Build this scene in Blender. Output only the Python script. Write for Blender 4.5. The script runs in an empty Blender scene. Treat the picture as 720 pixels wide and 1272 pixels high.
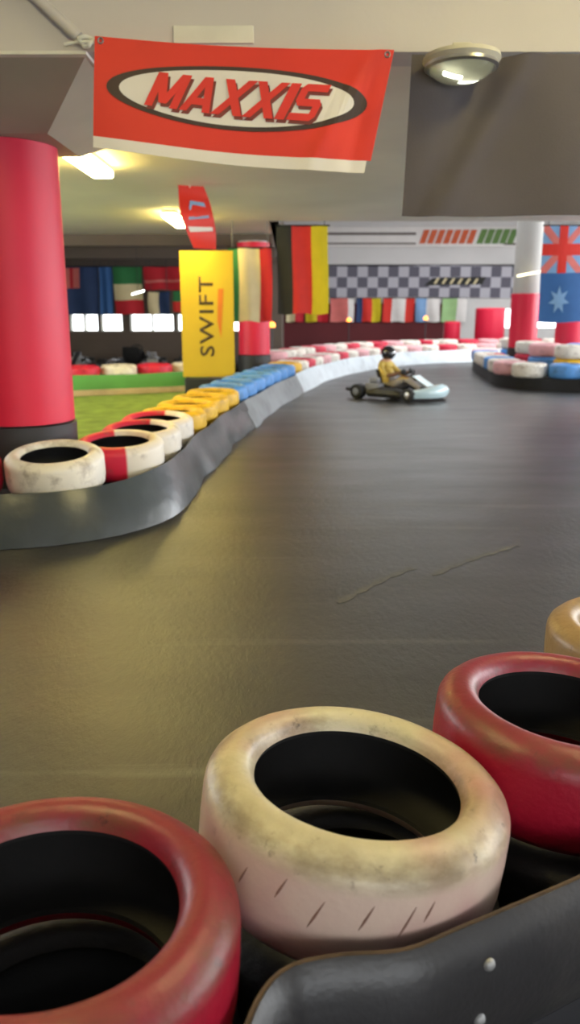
import bpy, bmesh, math, random
from mathutils import Vector, Matrix
random.seed(4)
S = bpy.context.scene
COL = S.collection
PI = math.pi
R = math.radians

# ---------------------------------------------------------------- camera
cam_d = bpy.data.cameras.new('camera')
cam = bpy.data.objects.new('camera', cam_d); COL.objects.link(cam)
cam.location = (0, 0, 1.3)
cam.rotation_euler = (R(90 - 14.1), 0, 0)
cam_d.sensor_fit = 'VERTICAL'; cam_d.sensor_height = 36.0
cam_d.lens = 1000.0 / 1272.0 * 36.0
cam_d.clip_start = 0.05; cam_d.clip_end = 200
cam_d.dof.use_dof = True
cam_d.dof.focus_distance = 2.2
cam_d.dof.aperture_fstop = 3.0
S.camera = cam
# ---------------------------------------------------------------- daylight and exposure
W = bpy.data.worlds.new('daylight'); S.world = W; W.use_nodes = True
bg = W.node_tree.nodes['Background']
bg.inputs[0].default_value = (0.93, 0.97, 1.0, 1); bg.inputs[1].default_value = 6.0
S.view_settings.view_transform = 'Standard'; S.view_settings.look = 'None'
S.view_settings.gamma = 1.0; S.view_settings.exposure = -0.12
S.view_settings.use_curve_mapping = False

def area_light(name, loc, sx, sy, power, color, rot=(0, 0, 0)):
    l = bpy.data.lights.new(name, 'AREA'); l.shape = 'RECTANGLE'; l.size = sx; l.size_y = sy
    l.energy = power; l.color = color
    o = bpy.data.objects.new(name, l); COL.objects.link(o); o.location = loc; o.rotation_euler = rot
    return o
# daylight entering by the openings of the right side wall; the tall hall has an area light under its ceiling
area_light('side_opening_daylight', (9.7, 10, 1.6), 18, 1.3, 1150, (0.94, 0.97, 1.0), (R(112), 0, R(90)))
area_light('rear_fill_light', (2.2, -2.9, 1.5), 5, 1.3, 34, (0.97, 0.98, 1.0), (R(108), 0, 0))  # unseen fill light added behind the camera to brighten soffit and tyre sides
area_light('left_fill_light', (-7.8, 8.5, 1.7), 6, 1.2, 230, (0.96, 0.98, 1.0), (R(118), 0, R(-90)))  # unseen fill light added on the left, tilted up to brighten the soffit
area_light('tall_hall_area_light', (4.5, 19.5, 4.4), 8, 8, 560, (0.95, 0.98, 1.0))
# the tube lamps of the bay the camera stands in
area_light('bay_lamp_light', (-1.3, 1.7, 3.4), 0.3, 1.5, 10, (1.0, 0.93, 0.8))
area_light('bay_lamp_light', (1.9, 2.6, 3.4), 0.3, 1.5, 13, (0.95, 0.97, 1.0))

# ---------------------------------------------------------------- materials
def s2l(c):
    return tuple(((x / 255) / 12.92 if x / 255 <= 0.04045 else ((x / 255 + 0.055) / 1.055) ** 2.4) for x in c)
MATS = {}
def mat(name, rgb, rough=0.6, metal=0.0, var=0.15, scale=6.0, bump=0.0, bscale=40.0, emit=None, estr=0.0, coat=0.0, dirt=None, dirt_amt=0.0, dirt_scale=3.0):
    m = bpy.data.materials.new(name); m.use_nodes = True
    nt = m.node_tree; N = nt.nodes; L = nt.links
    b = N['Principled BSDF']
    c = s2l(rgb)
    tc = N.new('ShaderNodeTexCoord')
    no = N.new('ShaderNodeTexNoise'); no.inputs['Scale'].default_value = scale; no.inputs['Detail'].default_value = 4
    L.new(tc.outputs['Object'], no.inputs['Vector'])
    cr = N.new('ShaderNodeValToRGB')
    cr.color_ramp.elements[0].position = 0.3; cr.color_ramp.elements[1].position = 0.7
    cr.color_ramp.elements[0].color = (c[0] * (1 - var), c[1] * (1 - var), c[2] * (1 - var), 1)
    cr.color_ramp.elements[1].color = (min(1, c[0] * (1 + var)), min(1, c[1] * (1 + var)), min(1, c[2] * (1 + var)), 1)
    L.new(no.outputs['Fac'], cr.inputs['Fac'])
    out = cr.outputs['Color']
    if dirt:
        n2 = N.new('ShaderNodeTexNoise'); n2.inputs['Scale'].default_value = dirt_scale; n2.inputs['Detail'].default_value = 8
        n2.inputs['Roughness'].default_value = 0.65
        L.new(tc.outputs['Object'], n2.inputs['Vector'])
        r2 = N.new('ShaderNodeValToRGB'); r2.color_ramp.elements[0].position = 0.5; r2.color_ramp.elements[1].position = 0.68
        r2.color_ramp.elements[0].color = (0, 0, 0, 1); r2.color_ramp.elements[1].color = (dirt_amt,) * 3 + (1,)
        L.new(n2.outputs['Fac'], r2.inputs['Fac'])
        mx = N.new('ShaderNodeMix'); mx.data_type = 'RGBA'
        L.new(r2.outputs['Color'], mx.inputs[0]); L.new(out, mx.inputs[6])
        mx.inputs[7].default_value = s2l(dirt) + (1,)
        out = mx.outputs[2]
    L.new(out, b.inputs['Base Color'])
    b.inputs['Roughness'].default_value = rough; b.inputs['Metallic'].default_value = metal
    b.inputs['Coat Weight'].default_value = coat
    if bump:
        n3 = N.new('ShaderNodeTexNoise'); n3.inputs['Scale'].default_value = bscale; n3.inputs['Detail'].default_value = 5
        L.new(tc.outputs['Object'], n3.inputs['Vector'])
        bp = N.new('ShaderNodeBump'); bp.inputs['Strength'].default_value = bump; bp.inputs['Distance'].default_value = 0.01
        L.new(n3.outputs['Fac'], bp.inputs['Height']); L.new(bp.outputs['Normal'], b.inputs['Normal'])
    if emit:
        b.inputs['Emission Color'].default_value = tuple(emit) + (1,); b.inputs['Emission Strength'].default_value = estr
    MATS[name] = m
    return m

def asphalt():
    m = bpy.data.materials.new('worn_asphalt'); m.use_nodes = True
    nt = m.node_tree; N = nt.nodes; L = nt.links; b = N['Principled BSDF']
    tc = N.new('ShaderNodeTexCoord')
    def noise(scale, det, sc=None, rot=0, rough=0.6):
        n = N.new('ShaderNodeTexNoise'); n.inputs['Scale'].default_value = scale; n.inputs['Detail'].default_value = det
        n.inputs['Roughness'].default_value = rough
        mp = N.new('ShaderNodeMapping')
        if sc: mp.inputs['Scale'].default_value = sc
        mp.inputs['Rotation'].default_value = (0, 0, rot)
        L.new(tc.outputs['Object'], mp.inputs['Vector']); L.new(mp.outputs['Vector'], n.inputs['Vector'])
        return n
    big = noise(0.6, 5); cr = N.new('ShaderNodeValToRGB')
    cr.color_ramp.elements[0].position = 0.3; cr.color_ramp.elements[0].color = s2l((43, 43, 43)) + (1,)
    cr.color_ramp.elements[1].position = 0.75; cr.color_ramp.elements[1].color = s2l((66, 65, 65)) + (1,)
    L.new(big.outputs['Fac'], cr.inputs['Fac'])
    sk = noise(2.2, 6, (0.18, 2.6, 1), R(-52)); sr = N.new('ShaderNodeValToRGB')      # pale scuffs along the racing line
    sr.color_ramp.elements[0].position = 0.60; sr.color_ramp.elements[0].color = (0, 0, 0, 1)
    sr.color_ramp.elements[1].position = 0.78; sr.color_ramp.elements[1].color = (0.5, 0.5, 0.5, 1)
    L.new(sk.outputs['Fac'], sr.inputs['Fac'])
    mx = N.new('ShaderNodeMix'); mx.data_type = 'RGBA'; L.new(sr.outputs['Color'], mx.inputs[0]); L.new(cr.outputs['Color'], mx.inputs[6])
    mx.inputs[7].default_value = s2l((120, 118, 114)) + (1,)
    rb = noise(1.6, 5, (0.25, 2.2, 1), R(-64)); rr = N.new('ShaderNodeValToRGB')       # dark rubber laid down by the karts
    rr.color_ramp.elements[0].position = 0.5; rr.color_ramp.elements[0].color = (0, 0, 0, 1)
    rr.color_ramp.elements[1].position = 0.75; rr.color_ramp.elements[1].color = (0.7, 0.7, 0.7, 1)
    L.new(rb.outputs['Fac'], rr.inputs['Fac'])
    m2 = N.new('ShaderNodeMix'); m2.data_type = 'RGBA'; L.new(rr.outputs['Color'], m2.inputs[0]); L.new(mx.outputs[2], m2.inputs[6])
    m2.inputs[7].default_value = s2l((40, 40, 40)) + (1,)
    L.new(m2.outputs[2], b.inputs['Base Color'])
    rg = noise(1.4, 6, (0.5, 1.6, 1), R(-55)); rm = N.new('ShaderNodeMapRange'); rm.inputs[3].default_value = 0.24; rm.inputs[4].default_value = 0.50
    L.new(rg.outputs['Fac'], rm.inputs[0]); L.new(rm.outputs[0], b.inputs['Roughness'])
    b.inputs['Specular IOR Level'].default_value = 0.6
    fine = noise(26, 6, (1, 0.55, 1), R(-50), 0.7); bp = N.new('ShaderNodeBump'); bp.inputs['Strength'].default_value = 0.35; bp.inputs['Distance'].default_value = 0.01
    L.new(fine.outputs['Fac'], bp.inputs['Height']); L.new(bp.outputs['Normal'], b.inputs['Normal'])
    return m

def painted_tyre(name, rgb, worn, dark, rim=None, stain=None):
    """paint over rubber: worn and dirty on the upper shoulder where karts and hands rub it"""
    m = bpy.data.materials.new(name); m.use_nodes = True
    nt = m.node_tree; N = nt.nodes; L = nt.links; b = N['Principled BSDF']
    tc = N.new('ShaderNodeTexCoord'); sep = N.new('ShaderNodeSeparateXYZ'); L.new(tc.outputs['Object'], sep.inputs[0])
    def mix(f, a, col):
        x = N.new('ShaderNodeMix'); x.data_type = 'RGBA'; L.new(f, x.inputs[0]); L.new(a, x.inputs[6]); x.inputs[7].default_value = s2l(col) + (1,); return x.outputs[2]
    def math_(op, a, bb):
        x = N.new('ShaderNodeMath'); x.operation = op
        for i, v in enumerate((a, bb)):
            if isinstance(v, (int, float)): x.inputs[i].default_value = v
            else: L.new(v, x.inputs[i])
        x.use_clamp = (op == 'MULTIPLY')
        return x.outputs[0]
    def noise(scale, det=6, sc=(1, 1, 1), lo=0.5, hi=0.7):
        n = N.new('ShaderNodeTexNoise'); n.inputs['Scale'].default_value = scale; n.inputs['Detail'].default_value = det; n.inputs['Roughness'].default_value = 0.65
        mp = N.new('ShaderNodeMapping'); mp.inputs['Scale'].default_value = sc; L.new(tc.outputs['Object'], mp.inputs[0]); L.new(mp.outputs[0], n.inputs['Vector'])
        r = N.new('ShaderNodeMapRange'); r.inputs[1].default_value = lo; r.inputs[2].default_value = hi; L.new(n.outputs['Fac'], r.inputs[0]); return r.outputs[0]
    base = N.new('ShaderNodeRGB'); base.outputs[0].default_value = s2l(rgb) + (1,)
    c = base.outputs[0]
    # sidewall (upper face) tone
    up = N.new('ShaderNodeMapRange'); up.inputs[1].default_value = 0.035; up.inputs[2].default_value = 0.075; L.new(sep.outputs['Z'], up.inputs[0])
    c = mix(up.outputs[0], c, rim or rgb)
    if stain:
        st = noise(2.3, 3, (1, 1, 1), 0.47, 0.68)
        c = mix(math_('MULTIPLY', st, 0.75), c, stain)
    # shoulder band: dirt that follows the rounded shoulder
    rad = N.new('ShaderNodeMapRange'); rad.inputs[1].default_value = 0.04; rad.inputs[2].default_value = 0.068; L.new(sep.outputs['Z'], rad.inputs[0])
    rad2 = N.new('ShaderNodeMapRange'); rad2.inputs[1].default_value = 0.104; rad2.inputs[2].default_value = 0.085; L.new(sep.outputs['Z'], rad2.inputs[0])
    band = math_('MULTIPLY', rad.outputs[0], rad2.outputs[0])
    sm = noise(7, 8, (1, 1, 2.2), 0.40, 0.66)
    c = mix(math_('MULTIPLY', math_('MULTIPLY', band, sm), 0.85), c, worn)
    sp = noise(34, 6, (1, 1, 1), 0.60, 0.72)
    c = mix(math_('MULTIPLY', math_('MULTIPLY', band, sp), 0.75), c, dark)
    ft = noise(11, 8, (1, 1, 1), 0.62, 0.78)
    c = mix(math_('MULTIPLY', ft, 0.5), c, dark)
    L.new(c, b.inputs['Base Color'])
    b.inputs['Roughness'].default_value = 0.42; b.inputs['Specular IOR Level'].default_value = 0.5
    n3 = N.new('ShaderNodeTexNoise'); n3.inputs['Scale'].default_value = 60; n3.inputs['Detail'].default_value = 5
    L.new(tc.outputs['Object'], n3.inputs['Vector'])
    bp = N.new('ShaderNodeBump'); bp.inputs['Strength'].default_value = 0.22; bp.inputs['Distance'].default_value = 0.006
    L.new(n3.outputs['Fac'], bp.inputs['Height']); L.new(bp.outputs['Normal'], b.inputs['Normal'])
    return m

def two_tone():
    m = bpy.data.materials.new('red_and_white_paint'); m.use_nodes = True
    nt = m.node_tree; N = nt.nodes; L = nt.links; b = N['Principled BSDF']
    tc = N.new('ShaderNodeTexCoord'); sep = N.new('ShaderNodeSeparateXYZ'); L.new(tc.outputs['Object'], sep.inputs[0])
    mr = N.new('ShaderNodeMapRange'); mr.inputs[1].default_value = -0.008; mr.inputs[2].default_value = 0.008; L.new(sep.outputs['X'], mr.inputs[0])
    n = N.new('ShaderNodeTexNoise'); n.inputs['Scale'].default_value = 9; n.inputs['Detail'].default_value = 6; L.new(tc.outputs['Object'], n.inputs['Vector'])
    cr = N.new('ShaderNodeValToRGB'); cr.color_ramp.elements[0].position = 0.6; cr.color_ramp.elements[0].color = (0, 0, 0, 1)
    cr.color_ramp.elements[1].position = 0.75; cr.color_ramp.elements[1].color = (.5, .5, .5, 1); L.new(n.outputs['Fac'], cr.inputs[0])
    x = N.new('ShaderNodeMix'); x.data_type = 'RGBA'; L.new(mr.outputs[0], x.inputs[0])
    x.inputs[6].default_value = s2l((205, 28, 62)) + (1,); x.inputs[7].default_value = s2l((226, 218, 205)) + (1,)
    y = N.new('ShaderNodeMix'); y.data_type = 'RGBA'; L.new(cr.outputs[0], y.inputs[0]); L.new(x.outputs[2], y.inputs[6]); y.inputs[7].default_value = s2l((110, 90, 80)) + (1,)
    L.new(y.outputs[2], b.inputs['Base Color']); b.inputs['Roughness'].default_value = 0.5
    return m

M = MATS
mat('beam_paint', (186, 182, 180), 0.8, var=0.05, scale=1.2, bump=0.1, bscale=30)
mat('soffit_paint', (214, 208, 196), 0.75, var=0.08, scale=0.8, bump=0.1, bscale=25)
mat('capital_paint', (176, 172, 156), 0.8, var=0.06, scale=2)
mat('edge_white', (205, 205, 195), 0.6, var=0.08)
mat('wall_grey', (176, 174, 170), 0.85, var=0.06, scale=1)
mat('wall_dark', (96, 84, 74), 0.85, var=0.1, scale=1)
mat('wall_maroon', (92, 30, 34), 0.8, var=0.15, scale=1)
mat('hall_white', (200, 198, 196), 0.8, var=0.04, scale=1)
mat('red_wrap', (214, 26, 62), 0.5, var=0.05, scale=2, bump=0.05, bscale=8)
mat('pillar_base_black', (44, 45, 48), 0.55, var=0.15, scale=3)
mat('black_rubber', (26, 25, 25), 0.62, var=0.25, scale=8, bump=0.25, bscale=50)
mat('liner_black', (16, 15, 14), 0.7, var=0.3, scale=10, bump=0.2, bscale=30)
mat('belt_rubber', (38, 37, 39), 0.40, var=0.12, scale=3, bump=0.12, bscale=80, dirt=(84, 80, 78), dirt_amt=0.25, dirt_scale=5)
mat('belt_edge_worn', (74, 58, 46), 0.8, var=0.3, scale=30)
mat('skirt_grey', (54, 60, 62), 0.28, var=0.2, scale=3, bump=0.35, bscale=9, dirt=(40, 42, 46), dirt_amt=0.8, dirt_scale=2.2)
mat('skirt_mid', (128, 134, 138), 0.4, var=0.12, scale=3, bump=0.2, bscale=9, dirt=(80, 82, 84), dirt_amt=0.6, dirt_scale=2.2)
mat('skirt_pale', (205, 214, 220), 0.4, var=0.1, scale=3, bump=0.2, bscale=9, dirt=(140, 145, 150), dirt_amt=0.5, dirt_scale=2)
mat('skirt_black', (42, 42, 45), 0.45, var=0.15, scale=3)
mat('skirt_green', (76, 146, 70), 0.6, var=0.12, scale=2)
mat('kerb_cream', (176, 158, 130), 0.7, var=0.25, scale=3)
mat('turf', (122, 146, 62), 0.95, var=0.25, scale=5, bump=0.8, bscale=160)
mat('steel', (190, 190, 192), 0.3, metal=0.9, var=0.05)
mat('dark_steel', (58, 58, 60), 0.4, metal=0.7, var=0.1)
mat('banner_red', (206, 42, 24), 0.6, var=0.05, scale=3)
mat('banner_white', (214, 210, 206), 0.65, var=0.04, scale=3)
mat('banner_ink', (52, 34, 30), 0.6, var=0.1)
mat('letter_red', (206, 40, 30), 0.6, var=0.04)
mat('letter_shadow', (110, 42, 36), 0.6, var=0.04)
mat('black_cloth', (76, 70, 74), 0.75, var=0.08, scale=2, bump=0.1, bscale=120)
mat('yellow_fabric', (204, 170, 34), 0.6, var=0.06, scale=2)
mat('brown_print', (70, 50, 14), 0.6, var=0.1)
mat('orange_print', (214, 120, 24), 0.6, var=0.1)
mat('flag_black', (34, 34, 30), 0.8, var=0.1)
mat('flag_red', (206, 42, 30), 0.75, var=0.06)
mat('flag_gold', (206, 186, 20), 0.75, var=0.06)
mat('flag_green', (38, 116, 62), 0.75, var=0.06)
mat('flag_cream', (216, 202, 158), 0.75, var=0.05)
mat('flag_white', (218, 214, 210), 0.75, var=0.04)
mat('flag_crimson', (190, 24, 40), 0.75, var=0.06)
mat('flag_blue', (44, 92, 150), 0.75, var=0.06)
mat('flag_navy', (34, 58, 100), 0.75, var=0.06)
mat('flag_sky', (120, 158, 200), 0.75, var=0.06)
mat('flag_pink', (206, 110, 104), 0.75, var=0.06)
mat('flag_leaf', (150, 186, 128), 0.75, var=0.06)
mat('sign_orange', (190, 84, 44), 0.7, var=0.1)
mat('sign_green', (86, 120, 58), 0.7, var=0.1)
mat('sign_dark', (92, 82, 78), 0.7, var=0.1)
mat('kart_fairing', (190, 214, 220), 0.3, var=0.04, coat=0.4)
mat('kart_black', (34, 34, 36), 0.5, var=0.1)
mat('kart_grey', (120, 120, 124), 0.45, var=0.1)
mat('kart_red', (150, 30, 34), 0.4, var=0.08)
mat('driver_yellow', (196, 168, 84), 0.8, var=0.08)
mat('driver_brown', (120, 84, 62), 0.8, var=0.08)
mat('driver_grey', (150, 142, 134), 0.8, var=0.08)
mat('glove_black', (30, 30, 32), 0.7, var=0.1)
mat('skin', (196, 146, 118), 0.55, var=0.04)
mat('helmet_black', (34, 30, 34), 0.25, var=0.05, coat=0.5)
mat('visor', (20, 22, 26), 0.08, var=0.02, coat=1.0)
mat('hair', (48, 34, 26), 0.7, var=0.1)
mat('lamp_housing', (214, 210, 190), 0.5, var=0.03)
mat('tube_warm', (255, 240, 180), 0.4, var=0.0, emit=(1.0, 0.80, 0.24), estr=62)
mat('tube_white', (255, 250, 240), 0.4, var=0.0, emit=(0.95, 1.0, 0.96), estr=7)
mat('lamp_orange', (255, 140, 40), 0.4, var=0.0, emit=(1.0, 0.30, 0.05), estr=5)
mat('dome_glass', (196, 196, 170), 0.12, var=0.05, coat=0.5)
mat('cut_dark', (120, 88, 76), 0.8, var=0.2)
mat('tube_soft', (255, 245, 200), 0.4, var=0.0, emit=(1.0, 0.9, 0.6), estr=3.5)
mat('bolt_zinc', (150, 150, 150), 0.55, metal=0.6, var=0.1)
mat('skid_pale', (82, 81, 79), 0.5, var=0.3, scale=30)
M['dome_glass'].node_tree.nodes['Principled BSDF'].inputs['Transmission Weight'].default_value = 0.75
M['asphalt'] = asphalt()
M['tyre_red'] = painted_tyre('tyre_red_paint', (146, 12, 38), (92, 58, 36), (44, 22, 20), rim=(122, 26, 42))
M['tyre_white'] = painted_tyre('tyre_cream_paint', (198, 174, 158), (112, 94, 66), (46, 38, 28), rim=(184, 175, 145), stain=(170, 112, 116))
M['tyre_tan'] = painted_tyre('tyre_tan_paint', (150, 122, 84), (120, 96, 60), (70, 54, 34))
M['p_white'] = mat('paint_white', (226, 220, 208), 0.5, var=0.05, scale=8, dirt=(120, 104, 88), dirt_amt=0.6, dirt_scale=9)
M['p_red'] = mat('paint_red', (206, 28, 62), 0.5, var=0.08, scale=8, dirt=(90, 30, 34), dirt_amt=0.5, dirt_scale=9)
M['p_yellow'] = mat('paint_yellow', (226, 178, 24), 0.5, var=0.06, scale=8, dirt=(130, 92, 30), dirt_amt=0.5, dirt_scale=9)
M['p_blue'] = mat('paint_blue', (84, 146, 214), 0.5, var=0.06, scale=8, dirt=(60, 84, 110), dirt_amt=0.5, dirt_scale=9)
M['p_pink'] = mat('paint_pink', (224, 168, 172), 0.5, var=0.06, scale=8, dirt=(150, 110, 110), dirt_amt=0.5, dirt_scale=9)
M['p_two'] = two_tone()

# ---------------------------------------------------------------- mesh helpers
def obj(name, bm, m, parent=None, smooth=False, mats=None):
    me = bpy.data.meshes.new(name); bm.normal_update(); bm.to_mesh(me); bm.free()
    for x in (mats or [m]): me.materials.append(M[x] if isinstance(x, str) else x)
    if smooth:
        me.polygons.foreach_set('use_smooth', [True] * len(me.polygons))
        try: me.set_sharp_from_angle(angle=R(42))
        except Exception: pass
    o = bpy.data.objects.new(name, me); COL.objects.link(o)
    if parent: o.parent = parent
    return o
def tag(o, label, cat=None, group=None):
    o['label'] = label
    if cat: o['category'] = cat
    if group: o['group'] = group
    return o
def thing(name, label, cat, loc=(0, 0, 0), rz=0, group=None):
    o = bpy.data.objects.new(name, None); COL.objects.link(o); o.location = loc; o.rotation_euler = (0, 0, rz)
    o.empty_display_size = 0.1
    return tag(o, label, cat, group)
def struct(o, label=None):
    o['kind'] = 'structure'
    if label: o['label'] = label
    return o
def box(bm, x0, x1, y0, y1, z0, z1, bev=0.0, mi=0):
    r = bmesh.ops.create_cube(bm, size=1.0)
    for v in r['verts']:
        v.co = Vector((x0 + (v.co.x + .5) * (x1 - x0), y0 + (v.co.y + .5) * (y1 - y0), z0 + (v.co.z + .5) * (z1 - z0)))
    fs = {f for v in r['verts'] for f in v.link_faces}
    for f in fs: f.material_index = mi
    if bev:
        bmesh.ops.bevel(bm, geom=list({e for v in r['verts'] for e in v.link_edges}), offset=bev, segments=2, affect='EDGES', profile=0.5)
    return r['verts']
def boxbm(*a, **k):
    bm = bmesh.new(); box(bm, *a, **k); return bm
def tube(bm, pts, rad, seg=10, cap=True, closed=False):
    pts = [Vector(p) for p in pts]; n = len(pts); rings = []
    up = Vector((0, 0, 1)); prev = None
    for i, p in enumerate(pts):
        if closed: d = pts[(i + 1) % n] - pts[i - 1]
        else: d = pts[min(i + 1, n - 1)] - pts[max(i - 1, 0)]
        d.normalize()
        a = prev if prev is not None else (up if abs(d.z) < .95 else Vector((1, 0, 0)))
        s = d.cross(a)
        if s.length < 1e-4: s = d.cross(Vector((1, 0, 0)))
        s.normalize(); t = s.cross(d).normalized(); prev = t
        r = rad[i] if isinstance(rad, (list, tuple)) else rad
        rings.append([bm.verts.new(p + (s * math.cos(2 * PI * k / seg) + t * math.sin(2 * PI * k / seg)) * r) for k in range(seg)])
    for i in range(n if closed else n - 1):
        A, B = rings[i], rings[(i + 1) % n]
        for k in range(seg):
            bm.faces.new((A[k], A[(k + 1) % seg], B[(k + 1) % seg], B[k]))
    if cap and not closed:
        bm.faces.new(rings[0][::-1]); bm.faces.new(rings[-1])
def tubebm(*a, **k):
    bm = bmesh.new(); tube(bm, *a, **k); return bm
def lathe(bm, prof, seg=48, closed=False, a0=0, a1=2 * PI):
    n = len(prof); rings = []
    for r, z in prof:
        if r < 1e-6: rings.append([bm.verts.new((0, 0, z))] * seg)
        else: rings.append([bm.verts.new((r * math.cos(2 * PI * k / seg), r * math.sin(2 * PI * k / seg), z)) for k in range(seg)])
    for i in range(n if closed else n - 1):
        A, B = rings[i], rings[(i + 1) % n]
        for k in range(seg):
            q = [A[k], A[(k + 1) % seg], B[(k + 1) % seg], B[k]]
            u = []
            for v in q:
                if v not in u: u.append(v)
            if len(u) > 2: bm.faces.new(u)
def lathebm(*a, **k):
    bm = bmesh.new(); lathe(bm, *a, **k); bmesh.ops.recalc_face_normals(bm, faces=bm.faces); return bm
def spline(pts, step):
    """Catmull-Rom through pts, resampled at equal arc steps: list of (point, tangent)"""
    P = [Vector(p) for p in pts]; P = [2 * P[0] - P[1]] + P + [2 * P[-1] - P[-2]]
    fine = []
    for i in range(1, len(P) - 2):
        for k in range(40):
            t = k / 40
            fine.append(0.5 * ((2 * P[i]) + (-P[i - 1] + P[i + 1]) * t + (2 * P[i - 1] - 5 * P[i] + 4 * P[i + 1] - P[i + 2]) * t * t + (-P[i - 1] + 3 * P[i] - 3 * P[i + 1] + P[i + 2]) * t ** 3))
    fine.append(P[-2])
    out = [fine[0]]; acc = 0
    for a, b in zip(fine, fine[1:]):
        acc += (b - a).length
        if acc >= step: out.append(b); acc -= step
    res = []
    for i, p in enumerate(out):
        d = (out[min(i + 1, len(out) - 1)] - out[max(i - 1, 0)]).normalized(); res.append((p, d))
    return res
def sheet(bm, rows, th, cap=True):
    """closed solid from a grid of points (rows) pushed back by th along the local normal"""
    n, m = len(rows), len(rows[0]); F = [[bm.verts.new(p) for p in r] for r in rows]; B = []
    for i in range(n):
        br = []
        for j in range(m):
            du = Vector(rows[min(i + 1, n - 1)][j]) - Vector(rows[max(i - 1, 0)][j])
            dv = Vector(rows[i][min(j + 1, m - 1)]) - Vector(rows[i][max(j - 1, 0)])
            nn = du.cross(dv); nn = nn.normalized() if nn.length > 1e-9 else Vector((0, 1, 0))
            br.append(bm.verts.new(Vector(rows[i][j]) + nn * th))
        B.append(br)
    for i in range(n - 1):
        for j in range(m - 1):
            bm.faces.new((F[i][j], F[i + 1][j], F[i + 1][j + 1], F[i][j + 1]))
            bm.faces.new((B[i][j], B[i][j + 1], B[i + 1][j + 1], B[i + 1][j]))
    for i in range(n - 1):
        bm.faces.new((F[i][0], B[i][0], B[i + 1][0], F[i + 1][0])); bm.faces.new((F[i][-1], F[i + 1][-1], B[i + 1][-1], B[i][-1]))
    for j in range(m - 1):
        bm.faces.new((F[0][j], F[0][j + 1], B[0][j + 1], B[0][j])); bm.faces.new((F[-1][j], B[-1][j], B[-1][j + 1], F[-1][j + 1]))
    bmesh.ops.recalc_face_normals(bm, faces=bm.faces)
def text_bm(s, size=1.0, bold=0.0, shear=0.0, extrude=0.0, spacing=1.0):
    c = bpy.data.curves.new('t', 'FONT'); c.body = s; c.size = size; c.offset = bold; c.shear = shear; c.extrude = extrude
    c.align_x = 'CENTER'; c.align_y = 'CENTER'; c.space_character = spacing; c.resolution_u = 3
    o = bpy.data.objects.new('t', c); COL.objects.link(o)
    dg = bpy.context.evaluated_depsgraph_get(); dg.update()
    me = bpy.data.meshes.new_from_object(o.evaluated_get(dg))
    bm = bmesh.new(); bm.from_mesh(me)
    bpy.data.objects.remove(o); bpy.data.meshes.remove(me); bpy.data.curves.remove(c)
    return bm
def fit(bm, x0, x1, y0, y1):
    xs = [v.co.x for v in bm.verts]; ys = [v.co.y for v in bm.verts]
    for v in bm.verts:
        v.co.x = x0 + (v.co.x - min(xs)) / (max(xs) - min(xs)) * (x1 - x0) if False else v.co.x
    ax, bx, ay, by = min(xs), max(xs), min(ys), max(ys)
    for v in bm.verts:
        v.co.x = x0 + (v.co.x - ax) / (bx - ax) * (x1 - x0); v.co.y = y0 + (v.co.y - ay) / (by - ay) * (y1 - y0); v.co.z = 0
def conform(bm, f, off, th=0.002, step=0.05):
    """bend a flat (u,v) mesh onto the surface f(u,v), lifted off it by off, with a real thickness"""
    bmesh.ops.remove_doubles(bm, verts=bm.verts, dist=1e-5)
    xs = [v.co.x for v in bm.verts]; a, b = min(xs), max(xs)
    x = math.floor(a / step) * step
    while x < b:
        bmesh.ops.bisect_plane(bm, geom=bm.verts[:] + bm.edges[:] + bm.faces[:], plane_co=(x, 0, 0), plane_no=(1, 0, 0)); x += step
    bmesh.ops.triangulate(bm, faces=bm.faces)
    r = bmesh.ops.extrude_face_region(bm, geom=bm.faces[:])
    for v in r['geom']:
        if isinstance(v, bmesh.types.BMVert): v.co.z = 1
    for v in bm.verts:
        u, w = v.co.x, v.co.y; e = 0.002
        p = Vector(f(u, w)); du = Vector(f(u + e, w)) - p; dw = Vector(f(u, w + e)) - p
        n = du.cross(dw).normalized()
        if n.y > 0: n = -n
        v.co = p + n * (off + (th if v.co.z > .5 else 0))
    bmesh.ops.recalc_face_normals(bm, faces=bm.faces)
def ellipse_bm(cx, cy, rx, ry, n=64, rot=0):
    bm = bmesh.new(); vs = []
    for k in range(n):
        a = 2 * PI * k / n; x, y = rx * math.cos(a), ry * math.sin(a)
        vs.append(bm.verts.new((cx + x * math.cos(rot) - y * math.sin(rot), cy + x * math.sin(rot) + y * math.cos(rot), 0)))
    bm.faces.new(vs); return bm
def poly_bm(ps):
    bm = bmesh.new(); bm.faces.new([bm.verts.new((x, y, 0)) for x, y in ps]); return bm
def grid(f, nu, nv, u0=0, u1=1, v0=0, v1=1):
    return [[f(u0 + (u1 - u0) * i / nu, v0 + (v1 - v0) * j / nv) for j in range(nv + 1)] for i in range(nu + 1)]
def copy_tree(o, parent=None):
    c = o.copy(); COL.objects.link(c); c.parent = parent
    for ch in list(o.children): copy_tree(ch, c)
    return c

# ---------------------------------------------------------------- the building
struct(obj('floor', boxbm(-8, 10, -3, 28, -0.2, 0), 'asphalt'), 'dark worn asphalt floor of the indoor track')
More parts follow.
